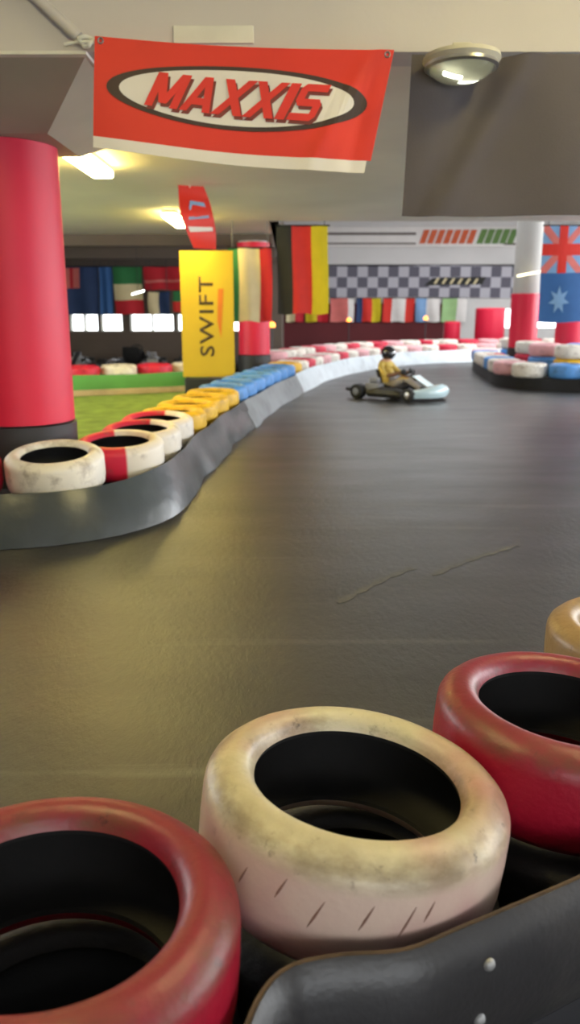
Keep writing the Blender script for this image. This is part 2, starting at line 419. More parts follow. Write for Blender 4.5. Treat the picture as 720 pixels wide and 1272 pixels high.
# low slab over the pit half, with its front downstand that carries the banners
YB = 4.46; ZC = 2.55
bm = boxbm(-8, 10, YB + .25, 12.41, ZC, ZC + 0.3); box(bm, -8, -0.2, 12.41, 20.6, ZC, ZC + 0.3)
struct(obj('ceiling', bm, 'soffit_paint'), 'low pale soffit with strip lamps')
struct(obj('wall_upper', boxbm(-8, 10, YB - 0.0, YB + 0.25, ZC, 3.75), 'beam_paint'), 'pale downstand above the banners')
struct(obj('ceiling', boxbm(-8, 10, -3, YB, 3.6, 3.8), 'beam_paint'), 'ceiling over the near bay')
struct(obj('ceiling', boxbm(-0.75, 10, 12.41, 28, 4.6, 4.8), 'hall_white'), 'ceiling of the tall hall')
struct(obj('trim_1', boxbm(-8, -0.3, 14.4, 14.7, 2.36, ZC), 'wall_dark'), 'first cross beam beyond the lamps')
struct(obj('trim_2', boxbm(-8, -0.3, 17.3, 17.6, 2.32, ZC), 'wall_dark'), 'second cross beam beyond the lamps')
struct(obj('wall_inner', boxbm(-0.75, 10, 12.2, 12.41, ZC + 0.3, 4.7), 'hall_white'), 'wall over the edge of the low slab')
struct(obj('wall_middle', (lambda q: (box(q, -.3, -.2, 20.6, 27, 0, 4.7), q)[1])(boxbm(-0.3, -0.2, 12.41, 20.6, ZC - 0.0, 4.7)), 'wall_dark'), 'wall beside the tall hall')
wl = boxbm(-8.2, -8, -3, 5.4, 0, 3.8); box(wl, -8.2, -8, 11.6, 20.6, 0, 3.8); box(wl, -8.2, -8, 5.4, 11.6, 0, .95); box(wl, -8.2, -8, 5.4, 11.6, 2.4, 3.8)  # the opening in this wall is added to go with the left fill light
struct(obj('wall_left', wl, 'wall_grey'), 'left wall')
rw = boxbm(-8.2, -0.4, -3.2, -3, 0, 3.8); box(rw, 4.8, 10.2, -3.2, -3, 0, 3.8); box(rw, -0.4, 4.8, -3.2, -3, 0, 0.8); box(rw, -0.4, 4.8, -3.2, -3, 2.3, 3.8)  # rear opening is invented, cut only for the added fill light there
struct(obj('wall_rear', rw, 'wall_grey'), 'wall behind the camera')
bm = boxbm(10, 10.2, -3, 28.2, 0, 0.95); box(bm, 10, 10.2, -3, 28.2, 2.5, 4.8)
for y in (-3, 2, 7, 12, 17, 22, 27.4): box(bm, 10, 10.2, y, y + 0.8, 0.95, 2.5)
struct(obj('wall_right', bm, 'wall_grey'), 'right wall with daylight openings')
# back wall of the low half, pierced by four low window openings
segs = [(-5.42, -4.72), (-4.66, -4.12), (-3.94, -2.86), (-2.78, -1.92), (-1.75, -1.2)]
bm = boxbm(-8, -0.2, 20.4, 20.6, 0, 0.78); box(bm, -8, -0.2, 20.4, 20.6, 1.2, 2.9)
xs = [-8] + [v for s in segs for v in s] + [-0.2]
for a, b in zip(xs[0::2], xs[1::2]): box(bm, a, b, 20.4, 20.6, 0.78, 1.2)
struct(obj('wall_back', bm, 'wall_dark'), 'dark back wall behind the row of flags')
for i, (a, b) in enumerate(segs):
    bm = bmesh.new()
    box(bm, a, b, 20.38, 20.62, 0.78, 0.80); box(bm, a, b, 20.38, 20.62, 1.18, 1.20)
    box(bm, a, a + .02, 20.38, 20.62, 0.80, 1.18); box(bm, b - .02, b, 20.38, 20.62, 0.80, 1.18)
    if b - a > .6: box(bm, (a + b) / 2 - .015, (a + b) / 2 + .015, 20.38, 20.62, 0.80, 1.18)
    struct(obj('window_%d' % (i + 1), bm, 'edge_white'), 'low bright window opening in the back wall')
# far wall of the tall hall: pale above, dark red below, daylight gap at its right
bm = boxbm(-0.75, 10, 27, 27.2, 1.35, 4.7); box(bm, -0.75, 6.9, 27, 27.2, 0.0, 0.95); box(bm, 6.9, 10, 27, 27.2, 0, 0.7)
for x in (-0.75, 2.0, 4.4): box(bm, x, x + 1.7, 27, 27.2, 0.95, 1.35)
struct(obj('wall_far', bm, 'hall_white'), 'pale far wall of the tall hall')
struct(obj('wall_far_lower', boxbm(-0.2, 5.0, 26.9, 26.99, 0.0, 1.5), 'wall_maroon'), 'dark red lower part of the far wall')
for i, (a, b) in enumerate(((6.1, 6.9), (6.95, 7.9), (7.95, 10))):
    bm = bmesh.new(); z0 = 0.95 if i == 0 else 0.7
    box(bm, a, a + .03, 26.98, 27.22, z0, 1.35); box(bm, b - .03, b, 26.98, 27.22, z0, 1.35); box(bm, a, b, 26.98, 27.22, 1.32, 1.35); box(bm, a, b, 26.98, 27.22, z0, z0 + .03)
    struct(obj('window_%d' % (6 + i), bm, 'edge_white'), 'bright opening at the foot of the far wall')

# ---------------------------------------------------------------- round pillars
def pillar(x, y, r, ztop, wrap_top, label, wrap_label, cap=False, base=0.545):
    t = thing('pillar', label, 'pillar', (x, y, 0))
    obj('shaft', lathebm([(0, 0.0), (r - .02, 0.0), (r - .02, ztop), (0, ztop)], 40), 'wall_grey', t, True)
    obj('wrap', lathebm([(r - .02, base), (r, base + .005), (r, wrap_top - .005), (r - .02, wrap_top)], 48), 'red_wrap', t, True)
    obj('base_band', lathebm([(r - .02, 0.0), (r + .012, 0.0), (r + .012, base - .01), (r - .02, base)], 48), 'pillar_base_black', t, True)
    return t
p = pillar(-1.885, 5.66, 0.36, 2.33, 2.33, 'thick red wrapped pillar with black base at the left edge, beside the tyre barrier', '')
# flared capital between that pillar and the soffit
bm = bmesh.new()
x0, x1, y0, y1, z0, z1 = -2.28, -1.46, 5.26, 6.04, 2.33, 2.53
lo = [bm.verts.new(c) for c in ((x0, y0, z0), (x1, y0, z0), (x1, y1, z0), (x0, y1, z0))]
hi = [bm.verts.new(c) for c in ((x0 - .3, YB + .02, z1), (-1.03, YB + .02, z1), (-1.03, y1 + .3, z1), (x0 - .3, y1 + .3, z1))]
for k in range(4): bm.faces.new((lo[k], lo[(k + 1) % 4], hi[(k + 1) % 4], hi[k]))
bm.faces.new(lo[::-1]); bm.faces.new(hi)
for v in bm.verts: v.co -= Vector((-1.885, 5.66, 0))
obj('capital', bm, 'capital_paint', p)
bm = boxbm(x0 - .34, -1.01, YB - .03, y1 + .33, 2.53, 2.548, bev=.004)
for v in bm.verts: v.co -= Vector((-1.885, 5.66, 0))
obj('capital_lip', bm, 'edge_white', p)
pillar(-0.62, 14.3, 0.27, ZC - .13, 2.40, 'red wrapped pillar behind the long green, cream and red flag', '')
pillar(4.80, 17.0, 0.28, 4.6, 1.62, 'tall round pillar wrapped in red at its foot among the mixed tyres', '')
pillar(5.45, 16.0, 0.30, 4.6, 1.70, 'red wrapped pillar with black base below the blue flag at the right edge', '')
for x, y, rr, h, lab in ((5.75, 23.8, .42, 1.36, 'broad red padded drum behind the far barrier, left of the tall red pillar'), (4.75, 24.2, .24, .98, 'narrow red padded drum behind the far barrier, left of the broad one')):
    t = thing('padded_drum', lab, 'drum', (x, y, 0), 0, 'red padded drums')
    obj('padding', lathebm([(0, .10), (rr - .02, .10), (rr, .13), (rr, h - .05), (rr - .04, h - .01), (0, h)], 40), 'red_wrap', t, True)
    obj('foot', lathebm([(0, 0), (rr - .01, 0), (rr - .01, .10), (0, .10)], 40), 'pillar_base_black', t, True)
# ---------------------------------------------------------------- ceiling lamps
def strip_lamp(x, y, label, z=ZC):
    t = thing('strip_lamp', label, 'ceiling lamp', (x, y, z), 0, 'strip lamps on the low soffit')
    obj('housing', boxbm(-.09, .09, -.7, .7, -.035, 0, bev=.006), 'lamp_housing', t)
    for s in (-1, 1):
        obj('mount', boxbm(-.10, .10, s * .66 - .02, s * .66 + .02, -.05, -.0), 'lamp_housing', t)
    b = boxbm(-.095, .095, -.69, .69, -.095, -.036, bev=.018)
    obj('diffuser', b, 'tube_warm', t, True)
    return t
strip_lamp(-1.69, 7.12, 'warm glowing strip lamp nearest the big red pillar, left of the red banner')
strip_lamp(-1.56, 11.7, 'warm glowing strip lamp farther back, beside the hanging red pennant')
strip_lamp(-4.6, 9.4, 'warm strip lamp over the turf hidden behind the big red pillar')
for i, (x, y) in enumerate(((-1.3, 1.7), (1.9, 2.6))):
    t = strip_lamp(x, y, 'strip lamp over the near bay, ' + ('left' if i == 0 else 'right'), 3.6); t['group'] = 'near bay lamps'

# round bulkhead lamp on the beam edge before the black cloth
t = thing('bulkhead_lamp', 'round glass bulkhead lamp with two bright tubes in front of the black cloth', 'lamp', (0.82, YB - 0.20, ZC - 0.095)); t.scale = (.9, 1, .9)
b = lathebm([(0, .02), (.20, .02), (.205, 0), (.19, -.02), (0, -.02)], 40); obj('base', b, 'capital_paint', t, True)
obj('bracket', boxbm(-.05, .05, .0, .20, .015, .09, bev=.005), 'capital_paint', t)
b = bmesh.new()
lathe(b, [(.175, -.02)] + [(.175 * math.cos(a), -.02 - .09 * math.sin(a)) for a in [R(x) for x in range(10, 90, 10)]] + [(0, -.11)], 40)
bmesh.ops.recalc_face_normals(b, faces=b.faces); obj('dome', b, 'dome_glass', t, True)
tag(obj('rim', lathebm([(.17, -.02), (.19, -.015), (.195, -.035), (.18, -.045), (.165, -.035)], 40, closed=True), 'steel', t, True), 'metal rim')
obj('bulb', tubebm([(-.09, -.04, -.055), (.0, -.02, -.055)], .016, 10), 'tube_white', t, True)
obj('bulb', tubebm([(.0, .03, -.05), (.09, .05, -.05)], .016, 10), 'tube_white', t, True)

# conduit, knot and pale patch on the downstand
t = thing('conduit_pipe', 'pale pipe running diagonally down the beam to the corner of the red banner', 'pipe', (-1.02, YB - .045, 2.57))
obj('pipe', tubebm([(-.02, 0, .03), (-.20, 0, .19), (-.42, 0, .40), (-.95, 0, .90)], .028, 12), 'beam_paint', t, True)
for k in (.25, .62):
    b = bmesh.new(); box(b, -.05, .05, -.035, .03, -.012, .012); 
    for v in b.verts: v.co += Vector((-.02 - k * .9, 0, .04 + k * .87))
    obj('clip', b, 'edge_white', t)
b = bmesh.new()
tube(b, [(.03 * math.cos(a) * (1 + .3 * math.sin(3 * a)), .012 * math.sin(2 * a), .022 * math.sin(a)) for a in [2 * PI * k / 24 for k in range(24)]], .010, 8, closed=True)
tube(b, [(-.11, 0, -.012), (-.04, 0, 0), (.03, 0, .0), (.07, 0, .01)], .008, 8)
o = obj('rope_knot', b, 'edge_white', None, True); o.location = (-1.0, YB - .06, 2.578)
tag(o, 'white rope knot tying the top left corner of the red banner', 'rope')
o = obj('tape_patch', boxbm(-.58, -.18, YB - .012, YB, 2.585, 2.665, bev=.004), 'edge_white')
tag(o, 'pale plate fixed on the beam above the red banner', 'plate')

GLYPH = {'M': [[(0, 0), (.24, 0), (.24, 1), (0, 1)], [(.76, 0), (1, 0), (1, 1), (.76, 1)], [(0, 1), (.28, 1), (.62, .12), (.38, .12)], [(1, 1), (.72, 1), (.38, .12), (.62, .12)]],
         'A': [[(0, 0), (.25, 0), (.60, 1), (.36, 1)], [(1, 0), (.75, 0), (.40, 1), (.64, 1)], [(.2, .2), (.8, .2), (.74, .40), (.26, .40)]],
         'X': [[(0, 0), (.28, 0), (1, 1), (.72, 1)], [(1, 0), (.72, 0), (0, 1), (.28, 1)]],
         'I': [[(0, 0), (1, 0), (1, 1), (0, 1)]],
         'S': [[(0, 0), (.86, 0), (1, .12), (1, .46), (.86, .60), (.28, .60), (.28, .80), (1, .80), (1, 1), (.14, 1), (0, .88), (0, .54), (.14, .40), (.72, .40), (.72, .20), (0, .20)]]}
# ---------------------------------------------------------------- the big red banner
BC = [Vector((-0.955, YB - .07, 2.60)), Vector((0.515, YB - .05, 2.545)), Vector((0.40, YB - .06, 1.985)), Vector((-0.99, YB - .08, 2.105))]
def bf(u, v):          # u 0..1 left to right, v 0 bottom .. 1 top
    p = BC[3].lerp(BC[2], u).lerp(BC[0].lerp(BC[1], u), v)
    sag = -0.018 * math.sin(PI * u) * (v) - 0.02 * math.sin(PI * u) * (1 - v)
    fold = 0.010 * math.sin(9 * u + 2.2 * v) * (1.2 - v) + 0.016 * math.exp(-((u - .86 - .16 * (v - .5)) / .035) ** 2) - 0.012 * math.exp(-((u - .93) / .03) ** 2)
    return (p.x, p.y - fold, p.z + sag)
t = thing('red_banner', 'large red banner with white oval MAXXIS logo hanging from the beam', 'banner', (0, 0, 0))
b = bmesh.new(); sheet(b, grid(bf, 70, 12, 0, 1, 0.085, 1), -.003); obj('cloth', b, 'banner_red', t, True)
b = bmesh.new(); sheet(b, grid(bf, 70, 2, 0.0, 0.985, -.02, 0.085), -.003); obj('hem', b, 'banner_white', t, True)
for z in (0.02, 0.98):
    b = bmesh.new(); q = Vector(bf(z, .96)); tube(b, [q + Vector((.012 * math.cos(a), -.004, .012 * math.sin(a))) for a in [2 * PI * k / 12 for k in range(12)]], .004, 6, closed=True)
    obj('eyelet', b, 'steel', t)
b = ellipse_bm(.495, .555, .452, .272, rot=-.02); conform(b, bf, .002); obj('logo_border', b, 'banner_ink', t)
b = ellipse_bm(.492, .555, .405, .236, rot=-.02); conform(b, bf, .005); obj('logo_oval', b, 'banner_white', t)
for dx, dy, m_, off, nm in ((.008, -.028, 'letter_shadow', .008, 'lettering_shadow'), (0, 0, 'letter_red', .012, 'lettering')):
    for ch, cx, cw in (('M', 0, 1.12), ('A', 1.18, 1.06), ('X', 2.26, 1.1), ('X', 3.36, 1.1), ('I', 4.50, .34), ('S', 4.92, .92)):
        for k, ps in enumerate(GLYPH[ch]):
            q = []
            for gx, gy in ps:
                X = .175 + dx + (cx + gx * cw) / 5.84 * .59 + gy * .045; q.append((X, .405 + dy + gy * .31 - .05 * (X - .49)))
            b = poly_bm(q); conform(b, bf, off + k * .0008); obj(nm, b, m_, t)

# ---------------------------------------------------------------- the black cloth
def kf(u, v):
    x = 0.60 + u * 1.9 + (1 - v) * (-.02 if u < .1 else 0)
    z = 1.785 + v * (2.52 - 1.785) + (-.004 * math.sin(12 * u))
    y = YB - .05 - (.016 * math.sin(17 * u + 1.6 * v) + .035 * math.exp(-((u - .30 + .22 * (1 - v)) / .035) ** 2) - .03 * math.exp(-((u - .22 + .16 * (1 - v)) / .05) ** 2))
    return (x, y, z)
t = thing('black_cloth', 'large dark cloth hanging from the beam to the right of the red banner', 'cloth', (0, 0, 0))
b = bmesh.new(); sheet(b, grid(kf, 90, 14), -.003); obj('cloth', b, 'black_cloth', t, True)
b = bmesh.new(); sheet(b, grid(kf, 90, 1, 0, 1, -.02, .02), -.006); obj('hem', b, 'black_cloth', t, True)

# ---------------------------------------------------------------- small red pennant under the soffit
def pf(u, v):
    z = ZC - .01 - (1 - v) * .62; tw = .9 * (1 - v) + .5
    cx = -1.02 + (1 - v) * .13; w = .20 + .07 * math.sin(3 * (1 - v))
    return (cx + (u - .5) * w * math.cos(tw * .5) * 1.3, 8.85 + (u - .5) * w * math.sin(tw) + .03 * math.sin(9 * v), z)
t = thing('red_pennant', 'twisted narrow red pennant hanging under the soffit above the yellow banner', 'pennant')
b = bmesh.new(); sheet(b, grid(pf, 6, 20), -.003); obj('cloth', b, 'banner_red', t, True)
b = poly_bm([(.2, .45), (.85, .5), (.8, .74), (.35, .76)]); conform(b, pf, .004, step=.1); obj('white_patch', b, 'flag_sky', t)
b = poly_bm([(.1, .26), (.9, .30), (.9, .36), (.1, .34)]); conform(b, pf, .004, step=.1); obj('white_stripe', b, 'banner_white', t)
obj('cord', tubebm([(-1.03, 8.85, ZC), (-1.03, 8.85, ZC - .03)], .006, 6), 'edge_white', t)

# ---------------------------------------------------------------- yellow upright banner
t = thing('yellow_banner', 'upright yellow advertising banner reading SWIFT behind the blue tyres', 'banner', (-1.19, 12.0, 0.012))
def yf(u, v):
    return (-.38 + u * .76, -.03 + .012 * math.sin(5 * u + v), .33 + v * 1.77)
b = bmesh.new(); sheet(b, grid(yf, 14, 20), -.05); obj('panel', b, 'yellow_fabric', t, True)
for s in (-1, 1):
    obj('post', tubebm([(s * .32, .045, .02), (s * .32, .045, 2.06)], .018, 10), 'dark_steel', t, True)
obj('base', boxbm(-.36, .36, -.05, .16, 0, .31, bev=.02), 'pillar_base_black', t)
def yf2(a, c):      # text frame: a runs upwards along the banner, c to the left
    return yf(.5 - c / .76, a / 1.77)
b = text_bm('SWIFT', 1.0, .01, 0.0, spacing=1.12); fit(b, .30, 1.42, -.09, .12)
conform(b, yf2, .003, step=.1); obj('lettering', b, 'brown_print', t)
b = poly_bm([(.55, -.19), (1.25, -.24), (1.25, -.16), (.80, -.14)]); conform(b, yf2, .003, step=.1); obj('orange_swash', b, 'orange_print', t)

# ---------------------------------------------------------------- hanging flags
def flag(name, label, x0, x1, y, z0, z1, bands, vertical=True, seed=0, group='flags hanging around the hall', amp=.03, cat='flag', rail=True, extra=None, hang=None):
    """bands: list of (material, fraction); vertical bands run top to bottom; every colour field is a part"""
    t = thing(name, label, cat, (x0, y, z0), 0, group)
    rnd = random.Random(seed); ph = rnd.random() * 6; k1 = 6 + rnd.random() * 5; Wd = x1 - x0; Hd = z1 - z0
    def f(u, v):
        return (u * Wd + .012 * math.sin(4 * v + ph), amp * math.sin(k1 * u + 1.5 * v + ph) * (1.15 - .5 * v), v * Hd - .012 * math.sin(k1 * u) * (1 - v))
    s = 0; tot = sum(w for _, w in bands)
    for m_, w in bands:
        a, c = s / tot, (s + w) / tot; s += w
        b = bmesh.new()
        if vertical: sheet(b, grid(f, 12, 10, a, c, 0, 1), -.004)
        else: sheet(b, grid(f, 24, 5, 0, 1, 1 - c, 1 - a), -.004)
        obj(m_.replace('flag_', '') + '_field', b, m_, t, True)
    if rail: obj('rail', tubebm([(-.02, .0, Hd + .008), (Wd + .02, .0, Hd + .008)], .012, 8), 'dark_steel', t, True)
    if extra: extra(t, f)
    if hang:
        for x in (.06, Wd - .06):
            e = (x, 0, hang[1] - z0) if hang[0] == 'up' else (x, hang[1] - y, Hd + .01)
            obj('cord', tubebm([(x, 0, Hd + .008), e], .006, 6), 'dark_steel', t, True)
    return t
flag('flag', 'flag with upright black, red and gold bands beside the pale far wall', -.19, .56, 12.36, 1.24, 2.48, [('flag_black', .30), ('flag_red', .38), ('flag_gold', .32)], seed=1, hang=('up', ZC))
flag('flag', 'long flag with upright green, cream and red bands in front of a red pillar', -.90, -.27, 12.34, 1.13, 2.17, [('flag_green', .22), ('flag_cream', .50), ('flag_crimson', .28)], seed=2, hang=('up', ZC))
def jack(t, f):
    def add(ps, m_, nm, off):
        b = poly_bm(ps); conform(b, f, off, step=.08); obj(nm, b, m_, t)
    add([(.0, .52), (.46, .52), (.46, 1), (.0, 1)], 'flag_sky', 'canton', .004)
    add([(.18, .52), (.28, .52), (.28, 1), (.18, 1)], 'flag_red', 'canton_cross', .009)
    add([(.0, .70), (.46, .70), (.46, .82), (.0, .82)], 'flag_red', 'canton_cross', .0095)
    add([(.0, .52), (.06, .52), (.46, .96), (.46, 1), (.40, 1), (0, .57)], 'flag_pink', 'canton_diagonal', .0065)
    add([(.46, .52), (.40, .52), (.0, .95), (0, 1), (.06, 1), (.46, .57)], 'flag_pink', 'canton_diagonal', .0075)
    st = []
    for k in range(14):
        a = PI / 2 + 2 * PI * k / 14; r = .15 if k % 2 == 0 else .07
        st.append((.22 + r * .8 * math.cos(a), .24 + r * math.sin(a)))
    add(st, 'flag_sky', 'star', .005)
flag('flag', 'big blue flag with a red and pale cross in its corner at the right edge', 3.70, 4.96, 12.36, 1.12, 2.48, [('flag_blue', 1)], seed=3, extra=jack, hang=('up', ZC))
# row on the back wall of the low half
def jack2(t, f):
    for ps, m_, nm, off in (([(.05, .55), (.5, .55), (.5, .98), (.05, .98)], 'flag_pink', 'canton', .004), ([(.23, .55), (.32, .55), (.32, .98), (.23, .98)], 'flag_crimson', 'canton_cross', .007)):
        b = poly_bm(ps); conform(b, f, off, step=.08); obj(nm, b, m_, t)
flag('flag', 'navy flag with a faded corner cross on the back wall beside the big red pillar', -5.3, -4.45, 19.4, 1.20, 2.26, [('flag_navy', 1)], seed=5, extra=jack2, hang=('up', ZC))
flag('flag', 'plain blue flag on the back wall between the navy flag and the tricolour', -4.42, -4.12, 19.4, 1.20, 2.26, [('flag_blue', 1)], seed=6, hang=('up', ZC))
flag('flag', 'flag with level green, cream and red bands on the back wall', -4.08, -3.42, 19.4, 1.20, 2.26, [('flag_green', .36), ('flag_cream', .34), ('flag_crimson', .30)], False, seed=7, hang=('up', ZC))
def mark(t, f):
    for ps, nm in (([(.0, .30), (1, .36), (1, .46), (0, .42)], 'white_stripe'),):
        b = poly_bm(ps); conform(b, f, .004, step=.08); obj(nm, b, 'flag_pink', t)
flag('flag', 'small red flag with a pale stripe high on the back wall', -3.38, -2.45, 19.4, 1.75, 2.26, [('flag_crimson', 1)], seed=8, extra=mark, hang=('up', ZC))
flag('flag', 'grey and navy flag below the small red flag on the back wall', -3.30, -2.80, 19.4, 1.20, 1.70, [('flag_cream', .5), ('flag_navy', .5)], seed=9, hang=('up', ZC))
flag('flag', 'green and red level banded flag on the back wall next to the yellow banner', -2.72, -2.2, 19.4, 1.26, 1.72, [('flag_green', .5), ('flag_red', .5)], False, seed=10, hang=('up', ZC))
# row under the chequered banner on the far wall
rows = [(-.12, .44, 'grey and dark red', [('flag_cream', .5), ('flag_crimson', .5)]),
        (.50, 1.22, 'yellow and crimson', [('flag_gold', .5), ('flag_crimson', .5)]),
        (1.30, 2.06, 'faded pink', [('flag_pink', .75), ('flag_white', .25)]),
        (2.14, 2.92, 'navy, red and gold', [('flag_navy', .25), ('flag_red', .4), ('flag_gold', .35)]),
        (3.0, 4.0, 'red, white and red', [('flag_red', .28), ('flag_white', .44), ('flag_red', .28)]),
        (4.06, 4.85, 'grey blue and white', [('flag_sky', .45), ('flag_white', .55)]),
        (4.9, 5.7, 'pale green and white', [('flag_leaf', .6), ('flag_white', .4)])]
for i, (a, c, nm, bands) in enumerate(rows):
    flag('flag', nm + ' flag hanging under the chequered banner on the far wall', a, c, 26.82, .92, 1.66, bands, seed=20 + i, hang=('back', 27.0))

# chequered banner
def checker_mat():
    m = bpy.data.materials.new('chequered_print'); m.use_nodes = True; nt = m.node_tree; N = nt.nodes; L = nt.links; b = N['Principled BSDF']
    tc = N.new('ShaderNodeTexCoord'); mp = N.new('ShaderNodeMapping'); mp.inputs['Location'].default_value = (.02, .5, .02)
    ck = N.new('ShaderNodeTexChecker'); ck.inputs['Scale'].default_value = 1 / .33
    mp.inputs['Scale'].default_value = (1, 0, 1)
    L.new(tc.outputs['Object'], mp.inputs[0]); L.new(mp.outputs[0], ck.inputs['Vector'])
    ck.inputs['Color1'].default_value = s2l((86, 84, 96)) + (1,); ck.inputs['Color2'].default_value = s2l((172, 170, 178)) + (1,)
    L.new(ck.outputs['Color'], b.inputs['Base Color']); b.inputs['Roughness'].default_value = .7
    return m
M['checker'] = checker_mat()
t = thing('chequered_banner', 'long black and white chequered banner on the far wall', 'banner', (1.2, 26.95, 1.68))
obj('rail', tubebm([(0, .02, 1.0), (6, .02, 1.0)], .03, 8), 'dark_steel', t, True)
def cf(u, v): return (u * 6.0, .03 * math.sin(7 * u), v * .99 + .02 * math.sin(4 * u))
b = bmesh.new(); sheet(b, grid(cf, 60, 4), -.006); obj('cloth', b, 'checker', t, True)
b = poly_bm([(.52, .36), (.83, .42), (.85, .66), (.56, .60)]); conform(b, cf, .006, step=.03); obj('title_plate', b, 'flag_black', t)
for k in range(6):
    x = .57 + k * .042
    b = poly_bm([(x, .42), (x + .012, .42), (x + .030, .60), (x + .018, .60)]); conform(b, cf, .012, step=.02); obj('title_stroke', b, 'flag_cream', t)
# long lettered board above it
t = thing('lettered_board', 'long pale board with faded orange and green lettering above the chequered banner', 'sign', (1.1, 26.93, 3.24))
obj('board', boxbm(0, 7.2, 0, .06, 0, .62, bev=.01), 'banner_white', t)
obj('dark_line', boxbm(0, 2.9, -.012, 0, .36, .44), 'sign_dark', t); obj('dark_line', boxbm(0, 2.9, -.012, 0, .08, .13), 'sign_dark', t)
obj('dark_line', boxbm(5.9, 7.2, -.012, 0, .34, .46), 'sign_dark', t); obj('dark_line', boxbm(5.7, 7.2, -.012, 0, .06, .12), 'sign_dark', t)
for k in range(7):
    x = 3.0 + k * .25
    b = bmesh.new(); box(b, x, x + .19, -.014, 0, .10, .52)
    for v in b.verts: v.co.x += (v.co.z - .1) * .35
    obj('orange_mark', b, 'sign_orange', t)
for k in range(5):
    x = 4.82 + k * .24
    b = bmesh.new(); box(b, x, x + .20, -.014, 0, .10, .54)
    for v in b.verts: v.co.x += (v.co.z - .1) * .35
    obj('green_mark', b, 'sign_green', t)
t = thing('small_lamp', 'small glowing lamp on the far pillar near the blue flag', 'lamp', (4.72, 16.60, 1.98))
obj('bracket', boxbm(-.03, .03, 0.0, .14, -.02, .02), 'dark_steel', t); obj('tube', tubebm([(-.22, 0, -.03), (.22, 0, .05)], .02, 10), 'tube_soft', t, True)
t = thing('hanging_lamp', 'small white slanting lamp hung before the back wall left of the yellow banner', 'lamp', (-2.95, 16.2, 1.62))
obj('tube', tubebm([(-.12, 0, -.03), (.12, 0, .04)], .016, 10), 'tube_white', t, True); obj('cord', tubebm([(0, 0, .02), (0, 0, ZC - 1.62)], .005, 6), 'dark_steel', t)

# ---------------------------------------------------------------- tyres
OUT = [(.200, -.105), (.206, -.122), (.225, -.134), (.250, -.134), (.272, -.124), (.288, -.102), (.2945, -.065), (.2955, -.01), (.2950, .042), (.2935, .056), (.288, .069), (.272, .084), (.253, .095), (.236, .0985), (.218, .093), (.207, .081), (.200, .064)]
INN = [(.200, .064), (.203, .054), (.225, .052), (.255, .048), (.272, .035), (.279, -.01), (.272, -.065), (.255, -.086), (.225, -.094), (.203, -.097), (.200, -.105)]
def tyre(name, seg, m_):
    prof = []
    o = obj(name, lathebm(OUT, seg), m_, None, True)
    # outward normals: the band is open at the bead and closed by the liner
    l = obj('inner_liner', lathebm(INN, seg), 'liner_black', o, True)
    return o
hi_t = tyre('tyre', 128, 'tyre_white'); lo_t = tyre('tyre', 36, 'p_white')
used = {'hi': False, 'lo': False}
def put(kind, x, y, z, m_, label, group, rz=None, tilt=(0, 0)):
    src = hi_t if kind == 'hi' else lo_t
    o = src if not used[kind] else copy_tree(src); used[kind] = True
    o.location = (x, y, z); o.rotation_euler = (Matrix.Rotation(tilt[0], 3, 'X') @ Matrix.Rotation(tilt[1], 3, 'Y') @ Matrix.Rotation(random.random() * 6.28 if rz is None else rz, 3, 'Z')).to_euler()
    o.material_slots[0].link = 'OBJECT'; o.material_slots[0].material = M[m_] if isinstance(m_, str) else m_
    return tag(o, label, 'tyre', group)
# near stacks
NEAR = [(-.372, 1.035, 'tyre_red', 'large worn red tyre at the bottom left corner, top of its stack', 'left red'),
        (.122, 1.385, 'tyre_white', 'large scuffed cream white tyre in the middle of the foreground, top of its stack', 'cream white'),
        (.632, 1.683, 'tyre_red', 'large red tyre at the right edge behind the cream one, top of its stack', 'right red'),
        (1.045, 2.16, 'tyre_tan', 'tan painted tyre peeking in at the right edge beyond the right red tyre', 'tan')]
for i, (x, y, m_, lab, nm) in enumerate(NEAR):
    put('hi', x, y, (.352, .347, .345, .337)[i], m_, lab, 'near tyre stacks', rz=(.3, 1.1, 2.0, 0)[i], tilt=((R(-1), R(2.5)), (R(-1), R(6.5)), (R(0), R(4)), (0, 0))[i])
    lower = put('hi', x, y + .004, .112, 'black_rubber', 'black tyre at the foot of the stack under the %s foreground tyre' % nm, 'near tyre stacks', rz=1.0 * i); lower.scale = (1, 1, .82)
# scratches cut in the tread of the cream tyre
cream = [o for o in COL.objects if o.get('label', '').startswith('large scuffed cream')][0]
def tread(a, z):
    r = .2952 - .9 * max(0, abs(z) - .02) ** 2
    return (r * math.cos(a), r * math.sin(a), z)
for px_a, z0_, ln in ((-120, -.005, .055), (-108, -.035, .07), (-92, -.020, .06), (-79, -.03, .07), (-71, -.005, .045), (-135, -.02, .05)):
    a = R(px_a) - 1.1
    b = bmesh.new(); pts = []
    for k in range(6):
        s = k / 5; pts.append(Vector(tread(a + s * ln * 1.9 * .6, z0_ + s * ln * .8)))
    tube(b, pts, [.0006, .0018, .0024, .002, .0015, .0005], 6)
    obj('tread_scratch', b, 'cut_dark', cream)

